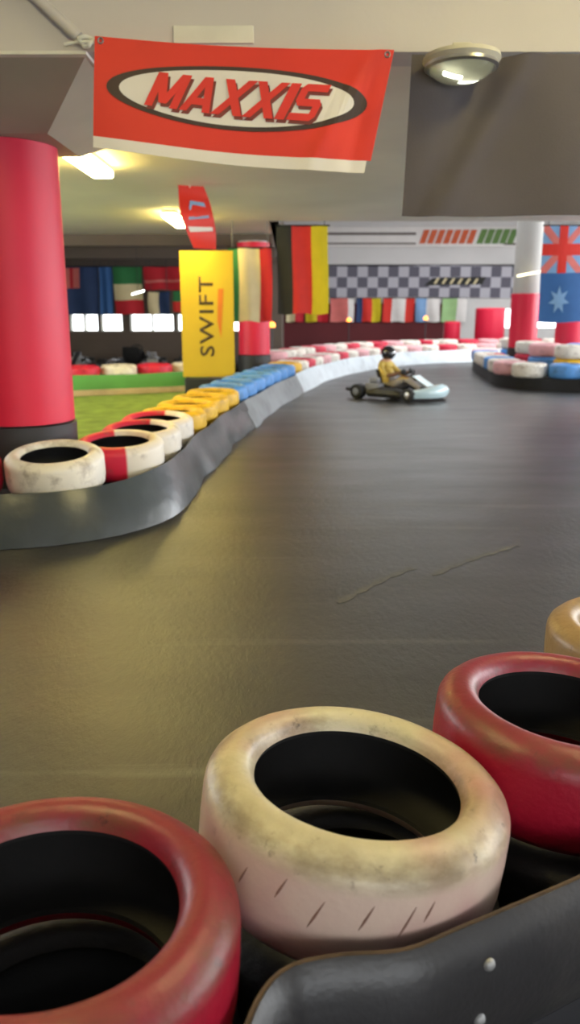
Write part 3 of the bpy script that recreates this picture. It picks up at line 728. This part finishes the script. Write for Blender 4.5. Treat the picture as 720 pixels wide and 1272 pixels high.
# near black belt with bolts
BP = spline([(-.085, .62, 0), (-.07, .80, 0), (-.052, .93, 0), (-.008, 1.01, 0), (.07, 1.038, 0), (.18, 1.05, 0), (.28, 1.098, 0), (.38, 1.148, 0), (.50, 1.21, 0), (.66, 1.30, 0), (.86, 1.46, 0), (1.08, 1.66, 0), (1.38, 1.86, 0)], .02)
def belt_rows(prof, th=0):
    rows = []
    for p_, d_ in BP:
        n_ = Vector((d_.y, -d_.x, 0))
        rows.append([p_ + n_ * a + Vector((0, 0, z)) for a, z in prof])
    return rows
t = thing('belt_guard', 'thick black rubber belt bolted round the foreground tyre stacks', 'belt', (0, 0, 0))
bprof = [(-.006 , .325), (.010, .308), (.022, .275), (.028, .230), (.030, .19), (.027, .15), (.018, .11), (.004, .085)]
b = bmesh.new(); sheet(b, belt_rows(bprof), -.010); obj('belt', b, 'belt_rubber', t, True)
b = bmesh.new(); sheet(b, belt_rows([(-.009, .3275), (.0005, .3255), (.008, .3175)]), -.003); obj('worn_edge', b, 'belt_edge_worn', t, True)
def bolt(bx, z):
    i = min(range(len(BP)), key=lambda k: abs(BP[k][0].x - bx)); p_, d_ = BP[i]; n_ = Vector((d_.y, -d_.x, 0)).normalized()
    pr = sorted(bprof, key=lambda q: q[1]); k = max(j for j in range(len(pr) - 1) if pr[j][1] <= z)
    f_ = (z - pr[k][1]) / (pr[k + 1][1] - pr[k][1]); off = pr[k][0] * (1 - f_) + pr[k + 1][0] * f_ + .010
    b = lathebm([(0, .007), (.004, .007), (.0085, .0045), (.011, 0), (.011, -.002), (0, -.002)], 20)
    b.transform(Matrix.Translation(p_ + n_ * (off + .001) + Vector((0, 0, z))) @ n_.to_track_quat('Z', 'Y').to_matrix().to_4x4())
    tag(obj('bolt', b, 'bolt_zinc', t, True), 'steel bolt head')
bolt(.300, .275); bolt(.285, .182); bolt(.80, .26); bolt(.80, .17)
for z in (.1,):
    pass
# ground strip that the near belt stands on
b = bmesh.new(); sheet(b, belt_rows([(.004, .085), (.0, .04), (-.004, .0)]), -.012); obj('lower_flap', b, 'skirt_black', t, True)

# ---------------------------------------------------------------- the long barrier
ORD = ['first', 'second', 'third', 'fourth', 'fifth', 'sixth', 'seventh', 'eighth', 'ninth', 'tenth', 'eleventh', 'twelfth', 'thirteenth', 'fourteenth', 'fifteenth', 'sixteenth', 'seventeenth', 'eighteenth', 'nineteenth', 'twentieth', 'twenty-first', 'twenty-second', 'twenty-third', 'twenty-fourth', 'twenty-fifth', 'twenty-sixth', 'twenty-seventh', 'twenty-eighth', 'twenty-ninth', 'thirtieth', 'thirty-first', 'thirty-second', 'thirty-third', 'thirty-fourth', 'thirty-fifth']
def strip_path(C, off):
    return [(p + Vector((d.y, -d.x, 0)) * off, d) for p, d in C]
def thin(C): return C[::5] + ([C[-1]] if (len(C) - 1) % 5 else [])
def barrier(name, label, C, parts, side=1, core_w=.25, core_h=.200):
    """C: list of (point, tangent); parts: (from index, to index, skirt material, part name)"""
    t = thing(name, label, 'barrier')
    C = thin(C); rows = []
    for p, d in C:
        n = Vector((d.y, -d.x, 0)) * side
        rows.append([p - n * core_w + Vector((0, 0, 0)), p - n * core_w + Vector((0, 0, core_h)), p + n * core_w + Vector((0, 0, core_h)), p + n * core_w])
    b = bmesh.new(); V = [[b.verts.new(q) for q in r] for r in rows]
    for i in range(len(V) - 1):
        for j in range(3): b.faces.new((V[i][j], V[i + 1][j], V[i + 1][j + 1], V[i][j + 1]))
    b.faces.new(V[0]); b.faces.new(V[-1][::-1]); bmesh.ops.recalc_face_normals(b, faces=b.faces)
    obj('core', b, 'liner_black', t)
    for i0, i1, m_, nm, sk_top, spread in parts:
        i0 //= 5; i1 = i1 // 5 + 1; seg = C[max(0, i0):i1]; rows = []
        for k, (p, d) in enumerate(seg):
            n = Vector((d.y, -d.x, 0)) * side; s = (i0 + k) * .1
            w = .018 * math.sin(3.1 * s) + .012 * math.sin(7.7 * s + 1)
            rows.append([p + n * (.312 + q * spread + w * q) + Vector((0, 0, sk_top * (1 - q) ** .9 + (.008 * math.sin(5 * s) if q == 0 else 0))) for q in (0, .2, .4, .6, .8, 1.0)])
        b = bmesh.new(); sheet(b, rows, .010 * (-1 if side > 0 else 1)); obj(nm, b, m_, t, True)
    return t
CP = [(-3.6, 4.62, 0), (-2.7, 4.66, 0), (-2.07, 4.70, 0), (-1.44, 4.82, 0), (-1.17, 5.30, 0), (-1.12, 5.93, 0), (-1.10, 6.55, 0), (-1.05, 7.2, 0), (-.98, 8.0, 0), (-.88, 8.9, 0), (-.76, 9.9, 0), (-.53, 11.4, 0), (-.22, 13.2, 0), (.22, 15.2, 0), (.80, 17.0, 0), (1.7, 18.9, 0), (2.9, 20.4, 0), (4.4, 21.4, 0), (6.4, 22.0, 0), (8.8, 22.3, 0)]
C = spline(CP, .02)
nC = len(C)
i_a = next(i for i, (p, d) in enumerate(C) if p.y > 9.2); i_b = next(i for i, (p, d) in enumerate(C) if p.y > 13.2)
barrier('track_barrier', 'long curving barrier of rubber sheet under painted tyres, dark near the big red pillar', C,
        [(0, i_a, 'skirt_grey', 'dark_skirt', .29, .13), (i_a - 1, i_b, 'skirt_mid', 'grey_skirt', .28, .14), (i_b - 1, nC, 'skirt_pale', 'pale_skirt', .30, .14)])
# tyres on it: start from the white one at the corner
k0 = min(range(nC), key=lambda i: (C[i][0] - Vector((-1.44, 4.82, 0))).length)
def walk(C, start, end, step, gap=.596):
    out = [start]; i = start
    while 0 <= i + step < end:
        i += step
        if (C[i][0] - C[out[-1]][0]).length >= gap: out.append(i)
    return out
idx = walk(C, k0, nC, -1)[1:3][::-1] + walk(C, k0, nC - 2, 1); count = {}
seqn = 0
for n, i in enumerate(idx):
    p, d = C[i]
    if n <= 1: key = 'p_red'
    elif n == 2: key = 'p_white'
    elif n in (3, 4): key = 'p_two'
    elif p.y < 6.9: key = 'p_two'
    elif p.y < 9.1: key = 'p_yellow'
    elif p.y < 13.6: key = 'p_blue'
    elif p.y < 14.3: key = 'p_yellow'
    else: key = ('p_white', 'p_pink', 'p_white', 'p_red')[n % 4]
    sec = {'p_red': 'red', 'p_white': 'white', 'p_two': 'red and white', 'p_yellow': 'yellow', 'p_blue': 'blue', 'p_pink': 'pink'}[key]
    if p.y < 14.3:
        count[sec] = count.get(sec, 0) + 1; c_ = count[sec]
        if n == 0: lab = 'red tyre two places left of the white corner tyre on the left barrier'
        elif n == 1: lab = 'red tyre cut by the left edge, directly left of the white corner tyre'
        elif n == 2: lab = 'white tyre at the corner of the left barrier below the big red pillar'
        elif p.y > 13.6: lab = 'single yellow tyre on the curve of the barrier right after the blue tyres'
        else: lab = '%s tyre on the left barrier, %s of its colour going away' % (sec, ORD[c_ - 1])
    else:
        seqn += 1; lab = '%s tyre in front row of far barrier, %s after the blue ones' % (sec, ORD[seqn - 1])
    rz = (R(20) if n == 3 else R(-10)) if key == 'p_two' else None
    tl = (R(4), R(4), R(8), R(6), R(5), R(4))[n] if n < 6 else 0
    put('lo' if n > 5 else 'hi', p.x, p.y, .337 + .9 * math.sin(tl) * .29, key, lab, 'painted tyres on the long barrier', rz=rz, tilt=(tl, 0))
# second row behind on the far curve, standing on its own plinth
C2 = [(p - Vector((d.y, -d.x, 0)) * .62, d) for p, d in C[i_b + 40:]]
tb = barrier('tyre_plinth', 'low black plinth carrying the second row of tyres on the far curve', C2, [], core_w=.26, core_h=.30)
n = 0
j = 2; last = None
while j < len(C2) - 2:
    p, d = C2[j]
    if last is None or (p - last).length >= .6:
        last = p; key = ('p_pink', 'p_white', 'p_two', 'p_white', 'p_red')[n % 5]
        sec = {'p_red': 'red', 'p_white': 'white', 'p_two': 'red and white', 'p_pink': 'pink'}[key]
        put('lo', p.x, p.y, .435, key, '%s tyre in raised back row of far barrier, %s from left end' % (sec, ORD[n]), 'back row tyres on the far barrier'); n += 1
    j += 1

# pale skid marks rubbed into the asphalt
for pts, lab in (([(.22, 3.46), (.36, 3.66), (.52, 3.86), (.64, 3.98)], 'pale scuffed skid mark on the asphalt, the nearer of two'), ([(.72, 3.86), (.90, 4.06), (1.08, 4.22), (1.30, 4.40)], 'pale scuffed skid mark on the asphalt, farther right of two')):
    rows = []
    for k, (p, d) in enumerate(spline([(x, y, 0) for x, y in pts], .03)):
        n_ = Vector((d.y, -d.x, 0)); w = .006 + .016 * abs(math.sin(2.1 * k * .3)) + .005 * random.random()
        rows.append([p + n_ * w + Vector((0, 0, .0012)), p - n_ * w + Vector((0, 0, .0012))])
    b = bmesh.new(); sheet(b, rows, -.001 if False else .001)
    for v in b.verts: v.co.z = max(v.co.z, .0002)
    tag(obj('skid_mark', b, 'skid_pale'), lab, 'skid mark', 'skid marks')
# ---------------------------------------------------------------- the turf field and the green-skirted row behind it
b = bmesh.new(); ring = [(-7.9, 4.9), (-1.9, 5.2)] 
CB = spline([(-7.6, 11.8, 0), (-5.6, 12.3, 0), (-3.6, 12.95, 0), (-2.4, 13.5, 0), (-1.55, 14.0, 0)], .02)
ring = [(-7.9, 6.1), (-1.5, 6.1)] + [(C[i][0].x - .33, C[i][0].y) for i in range(k0 + 85, i_b - 40, 30)] + [(p.x + .64 * d.y, p.y - .64 * d.x) for p, d in CB[::-20]]
vs = [b.verts.new((x, y, .0)) for x, y in ring]; f_ = b.faces.new(vs); r = bmesh.ops.extrude_face_region(b, geom=[f_])
for v in r['geom']:
    if isinstance(v, bmesh.types.BMVert): v.co.z = .012
bmesh.ops.recalc_face_normals(b, faces=b.faces)
o = obj('artificial_turf', b, 'turf'); tag(o, 'olive green artificial turf between the long barrier and the green kerb', 'turf')
CB = spline([(-7.6, 11.8, 0), (-5.6, 12.3, 0), (-3.6, 12.95, 0), (-2.4, 13.5, 0), (-1.55, 14.0, 0)], .02)
t = barrier('track_barrier', 'green skirted kerb barrier with red and white tyres beyond the turf', CB, [(0, len(CB), 'skirt_green', 'green_skirt', .30, .10)])
rows = []
for p, d in CB:
    n_ = Vector((d.y, -d.x, 0)); rows.append([p + n_ * .46 + Vector((0, 0, .014)), p + n_ * .46 + Vector((0, 0, .08)), p + n_ * .60 + Vector((0, 0, .07)), p + n_ * .62 + Vector((0, 0, .014))])
b = bmesh.new(); sheet(b, rows, -.01); obj('cream_kerb', b, 'kerb_cream', t, True)
n = 0
for i in walk(CB, 14, len(CB) - 1, 1):
    p, d = CB[i]; key = ('p_red', 'p_white')[n % 2]
    put('lo', p.x, p.y, .335, key, '%s tyre on the green kerb beyond the turf, %s from left' % (('red', 'white')[n % 2], ORD[n]), 'tyres on the green kerb'); n += 1

# ---------------------------------------------------------------- the island of mixed tyres on the right
CI = spline([(4.65, 19.6, 0), (4.37, 18.4, 0), (4.15, 17.0, 0), (3.97, 15.4, 0), (3.87, 14.3, 0), (4.07, 13.72, 0), (4.55, 13.52, 0), (5.05, 13.3, 0), (5.55, 12.8, 0), (6.25, 12.3, 0), (7.55, 12.0, 0)], .02)
nI = len(CI); iw = next(i for i, (p, d) in enumerate(CI) if p.x > 4.75 and p.y < 14); ib_ = next(i for i, (p, d) in enumerate(CI) if p.y < 14.6)
barrier('track_barrier', 'island barrier on the right with black skirt in front and pale skirt beside', CI,
        [(0, ib_, 'skirt_mid', 'grey_skirt', .30, .10), (ib_ - 1, iw, 'skirt_black', 'black_skirt', .30, .06), (iw - 1, nI, 'skirt_pale', 'pale_skirt', .30, .10)], side=-1)
cols = ['p_white', 'p_blue', 'p_white', 'p_yellow', 'p_red', 'p_white', 'p_pink', 'p_blue', 'p_white', 'p_two', 'p_white', 'p_red']
nmz = {'p_red': 'red', 'p_white': 'white', 'p_two': 'red and white', 'p_pink': 'pink', 'p_blue': 'blue', 'p_yellow': 'yellow'}
seq = ['p_white', 'p_pink', 'p_blue', 'p_white', 'p_two', 'p_white', 'p_blue', 'p_white', 'p_pink', 'p_white', 'p_blue', 'p_yellow', 'p_white', 'p_red', 'p_white', 'p_pink', 'p_white', 'p_red', 'p_white', 'p_pink', 'p_white', 'p_red', 'p_white', 'p_red', 'p_white']
n = 0
for i in walk(CI, 14, nI - 1, 1):
    p, d = CI[i]; key = seq[n % len(seq)]
    put('lo', p.x, p.y, .335, key, '%s tyre on the right island kerb, %s counting from its far end' % (nmz[key], ORD[n]), 'tyres on the right island kerb'); n += 1
n = 0
for (x, y, k1, k2) in ((4.55, 14.30, 'p_yellow', 'p_white'), (4.3, 15.0, 'p_blue', 'p_pink'), (5.2, 13.95, 'p_white', 'p_blue'), (4.94, 14.9, 'p_white', 'p_blue'), (4.34, 16.05, 'p_red', 'p_white'), (4.55, 18.0, 'p_blue', 'p_white'), (5.95, 13.4, 'p_pink', 'p_white'), (6.2, 14.3, 'p_white', 'p_red')):
    w = ORD[n]
    x += .38; y += .05
    put('lo', x, y, .135, 'black_rubber', 'black bottom tyre of the %s loose stack on the right island' % w, 'stacks inside the right island')
    put('lo', x, y, .372, k1, '%s middle tyre of the %s loose stack on the right island' % (nmz[k1], w), 'stacks inside the right island')
    put('lo', x, y, .608, k2, '%s top tyre of the %s loose stack on the right island' % (nmz[k2], w), 'stacks inside the right island'); n += 1

# ---------------------------------------------------------------- karts
def wheel(parent, x, y, r, w):
    prof = [(.05, -w / 2), (r * .62, -w / 2), (r * .92, -w * .48), (r, -w * .36), (r, w * .36), (r * .92, w * .48), (r * .62, w / 2), (.05, w / 2)]
    b = lathebm(prof, 24, closed=True); b.transform(Matrix.Translation((x, y, r)) @ Matrix.Rotation(PI / 2, 4, 'X')); o = obj('wheel', b, 'black_rubber', parent, True)
    b = lathebm([(0, -w * .52), (r * .45, -w * .52), (r * .55, -w * .45), (r * .55, w * .45), (r * .45, w * .52), (0, w * .52)], 16)
    b.transform(Matrix.Translation((x, y, r)) @ Matrix.Rotation(PI / 2, 4, 'X')); obj('rim', b, 'steel', o, True)
def make_kart(name, label, fairing, group=None, side=None):
    t = thing(name, label, 'go-kart', (0, 0, 0), 0, group)
    b = bmesh.new()
    for s in (-1, 1): tube(b, [(-.75, s * .30, .09), (-.2, s * .32, .07), (.4, s * .24, .07), (.82, s * .20, .09)], .016, 8)
    for x in (-.6, -.1, .45, .8): tube(b, [(x, -.30, .08), (x, .30, .08)], .014, 8)
    tube(b, [(-.55, -.62, .135), (-.55, .62, .135)], .018, 8); tube(b, [(.55, -.5, .12), (.55, .5, .12)], .014, 8)
    obj('chassis', b, 'kart_grey', t, True)
    b = bmesh.new(); box(b, -.15, .80, -.24, .24, .045, .06, bev=.004); obj('floor_tray', b, 'kart_black', t)
    wheel(t, .55, -.55, .125, .13); wheel(t, .55, .55, .125, .13); wheel(t, -.55, -.60, .14, .20); wheel(t, -.55, .60, .14, .20)
    # nose fairing: curved shell swept across the front
    rows = []
    for k in range(17):
        a = -1 + 2 * k / 16; y = a * .56; bx = .98 - .30 * abs(a) ** 2.4
        rows.append([(bx - .16, y, .30 - .10 * abs(a)), (bx - .06, y, .31 - .10 * abs(a)), (bx, y, .24 - .05 * abs(a)), (bx + .01, y, .15), (bx - .04, y, .07)])
    b = bmesh.new(); sheet(b, rows, .012); obj('nose_fairing', b, fairing, t, True)
    b = bmesh.new(); sheet(b, [[(.36, y, .44), (.50, y, .36), (.70, y, .26)] for y in (-.13, -.06, 0, .06, .13)], .01); obj('front_panel', b, fairing, t, True)
    for s in (-1, 1):
        rows = []
        for k in range(9):
            x = -.34 + .74 * k / 8; e = 1 - .25 * abs(k / 4 - 1) ** 3
            rows.append([(x, s * .36, .21 * e), (x, s * .52, .23 * e), (x, s * .60, .19 * e), (x, s * .62, .12), (x, s * .59, .06)])
        b = bmesh.new(); sheet(b, rows, .012 * s); obj('side_pod', b, side or fairing, t, True)
    b = bmesh.new(); tube(b, [(-.70, -.58, .15), (-.88, -.52, .16), (-.92, 0, .17), (-.88, .52, .16), (-.70, .58, .15)], .03, 10); tube(b, [(-.8, -.3, .1), (-.9, -.3, .16)], .014); tube(b, [(-.8, .3, .1), (-.9, .3, .16)], .014)
    obj('rear_bumper', b, 'kart_black', t, True)
    rows = []
    for k in range(11):
        a = -1 + 2 * k / 10; y = a * .20; lift = .10 * abs(a) ** 3
        rows.append([(.12, y, .12 + lift), (-.05, y * 1.05, .085 + lift * 1.3), (-.22, y * 1.05, .10 + lift * 1.5), (-.33, y, .22 + lift * .8), (-.40, y * .95, .38 + lift * .3), (-.45, y * .85, .52)])
    b = bmesh.new(); sheet(b, rows, .012); obj('seat', b, 'kart_black', t, True)
    b = bmesh.new(); box(b, -.42, -.12, -.56, -.34, .08, .30, bev=.02); box(b, -.36, -.18, -.52, -.38, .30, .40, bev=.015)
    tube(b, [(-.4, -.45, .2), (-.7, -.42, .2), (-.85, -.3, .2)], .035, 10); obj('engine', b, 'kart_grey', t, True)
    b = bmesh.new(); c = Vector((.20, 0, .43)); ax = Vector((-.75, 0, .66)).normalized(); e1 = Vector((0, 1, 0)); e2 = ax.cross(e1)
    tube(b, [c + (e1 * math.cos(a) + e2 * math.sin(a)) * .14 for a in [2 * PI * k / 24 for k in range(24)]], .014, 8, closed=True)
    tube(b, [c - e1 * .14, c + e1 * .14], .01, 6); tube(b, [c, c + e2 * .14], .01, 6)
    sw = obj('steering_wheel', b, 'kart_black', t, True)
    obj('steering_column', tubebm([c, (.58, 0, .12)], .012, 8), 'kart_grey', sw, True)
    return t
kart = make_kart('go_kart', 'go-kart with pale blue bodywork driven across the track', 'kart_fairing', side='kart_black')
kart.location = (1.66, 12.3, 0); kart.rotation_euler.z = R(-40); kart.scale = (.78, .78, .8)
park = make_kart('go_kart', 'parked dark go-kart in the pit behind the green kerb, leftmost of the row', 'kart_black', 'parked karts behind the green kerb', side='kart_grey')
PK = [(-5.1, 18.2, 90), (-3.45, 18.2, 90), (-1.8, 18.2, 90), (-4.5, 15.7, 180), (-2.3, 15.8, 0)]
plab = ['leftmost in the back line', 'middle one of the back line', 'rightmost of the back line', 'turned sideways close to the kerb, left one', 'turned sideways close to the kerb, right one']
for i, (x, y, a) in enumerate(PK):
    o = park if i == 0 else copy_tree(park)
    o.location = (x, y, 0); o.rotation_euler.z = R(a); o['label'] = 'parked dark go-kart behind the green kerb, ' + plab[i]

# ---------------------------------------------------------------- the driver
def skin_chain(verts, edges, radii, sub=2):
    me = bpy.data.meshes.new('s'); me.from_pydata(verts, edges, []); o = bpy.data.objects.new('s', me); COL.objects.link(o)
    sk = o.modifiers.new('sk', 'SKIN'); sb = o.modifiers.new('sb', 'SUBSURF'); sb.levels = sub; sb.render_levels = sub
    for i, r in enumerate(radii): me.skin_vertices[0].data[i].radius = (r if isinstance(r, tuple) else (r, r))
    me.skin_vertices[0].data[0].use_root = True
    dg = bpy.context.evaluated_depsgraph_get(); dg.update(); m2 = bpy.data.meshes.new_from_object(o.evaluated_get(dg))
    bm = bmesh.new(); bm.from_mesh(m2); bpy.data.objects.remove(o); bpy.data.meshes.remove(m2); bpy.data.meshes.remove(me)
    return bm
V = [(-.20, 0, .20), (-.27, 0, .34), (-.33, 0, .50), (-.32, 0, .60), (-.295, 0, .665), (-.28, 0, .735), (-.27, 0, .80)]; E = [(0, 1), (1, 2), (2, 3), (3, 4), (4, 5), (5, 6)]
Rr = [(.13, .15), (.12, .14), (.13, .17), (.09, .12), (.05, .05), (.075, .08), (.07, .075)]
for s in (-1, 1):
    n0 = len(V)
    V += [(-.14, s * .10, .19), (.05, s * .15, .27), (.24, s * .19, .36), (.42, s * .18, .26), (.60, s * .15, .15), (.64, s * .15, .13), (.70, s * .15, .20)]
    Rr += [.095, .085, .062, .055, .040, .042, .035]
    E += [(0, n0)] + [(n0 + k, n0 + k + 1) for k in range(6)]
    n1 = len(V)
    V += [(-.33, s * .17, .57), (-.24, s * .24, .46), (-.13, s * .27, .38), (0.0, s * .22, .41), (.12, s * .155, .455)]
    Rr += [.062, .052, .043, .036, .028]
    E += [(3, n1)] + [(n1 + k, n1 + k + 1) for k in range(4)]
b = skin_chain(V, E, Rr, 2)
for f in b.faces:
    c = f.calc_center_median()
    f.material_index = 0
    if c.x > -.16 and c.z < .42 and abs(c.y) < .29 and not (abs(c.y) > .21 and c.z > .35): f.material_index = 1
    if c.x < .0 and c.z < .26: f.material_index = 1
    if c.x > -.1 and c.z > .37 and abs(c.y) > .14: f.material_index = 2
    if c.x > .56: f.material_index = 3
    if c.z > .63: f.material_index = 4
P = thing('person', 'person in yellow top and dark helmet driving the pale blue kart', 'person', (1.66, 12.3, .016), R(-40)); P.scale = (.80, .80, .84)
obj('body', b, None, P, True, mats=['driver_yellow', 'driver_grey', 'driver_brown', 'glove_black', 'skin'])
# helmet, open at the face with a visor
b = bmesh.new(); prof = []
for k in range(13):
    a = -PI / 2 * .62 + k / 12 * (PI / 2 + PI / 2 * .62); prof.append((.128 * math.cos(a), .132 * math.sin(a)))
prof[-1] = (0, .132); lathe(b, prof, 32)
for v in b.verts: v.co.x *= 1.12
dels = [f for f in b.faces if f.calc_center_median().x > .07 and -.05 < f.calc_center_median().z < .045]
bmesh.ops.delete(b, geom=dels, context='FACES'); bmesh.ops.recalc_face_normals(b, faces=b.faces)
b.transform(Matrix.Translation((-.275, 0, .775)))
obj('helmet', b, 'helmet_black', P, True)
b = bmesh.new(); lathe(b, [(.118, -.055), (.126, -.02), (.124, .02), (.114, .055)], 32)
for v in b.verts: v.co.x *= 1.12
bmesh.ops.delete(b, geom=[f for f in b.faces if f.calc_center_median().x < .055], context='FACES'); b.transform(Matrix.Translation((-.272, 0, .772)))
obj('visor', b, 'visor', P, True)
for s in (-1, 1):      # gloved hands closed on the wheel rim: palm, four fingers, thumb
    b = bmesh.new(); hx, hy, hz = .135, s * .145, .455
    box(b, hx - .03, hx + .045, hy - .018, hy + .018, hz - .04, hz + .035, bev=.012)
    for k in range(4):
        z = hz - .03 + k * .019; ln = (.040, .046, .044, .036)[k]
        tube(b, [(hx + .03, hy, z), (hx + .055, hy - s * .01, z + .005), (hx + .06, hy - s * ln, z + .004), (hx + .035, hy - s * ln * 1.1, z)], [.010, .010, .009, .008], 8)
    tube(b, [(hx - .01, hy - s * .012, hz + .03), (hx + .01, hy - s * .03, hz + .05), (hx + .035, hy - s * .04, hz + .048)], [.011, .010, .009], 8)
    obj('glove', b, 'glove_black', P, True)

# ---------------------------------------------------------------- small orange lamps along the far pit
for i, (x, y, z, lab) in enumerate(((-.36, 16.6, 1.02, 'below the black, red and gold flag'), (1.75, 24.6, 1.02, 'before the dark red wall'), (3.9, 23.8, 1.08, 'right of the kart before the far wall'))):
    t = thing('beacon_lamp', 'small orange beacon lamp on a post ' + lab, 'lamp', (x, y, 0), 0, 'orange beacon lamps')
    obj('post', tubebm([(0, 0, .02), (0, 0, z - .06)], .015, 8), 'dark_steel', t, True)
    obj('foot', lathebm([(0, 0), (.12, 0), (.11, .025), (0, .03)], 20), 'dark_steel', t, True)
    obj('lens', lathebm([(0, z - .06), (.06, z - .06), (.065, z - .02), (.05, z + .03), (0, z + .05)], 20), 'lamp_orange', t, True)
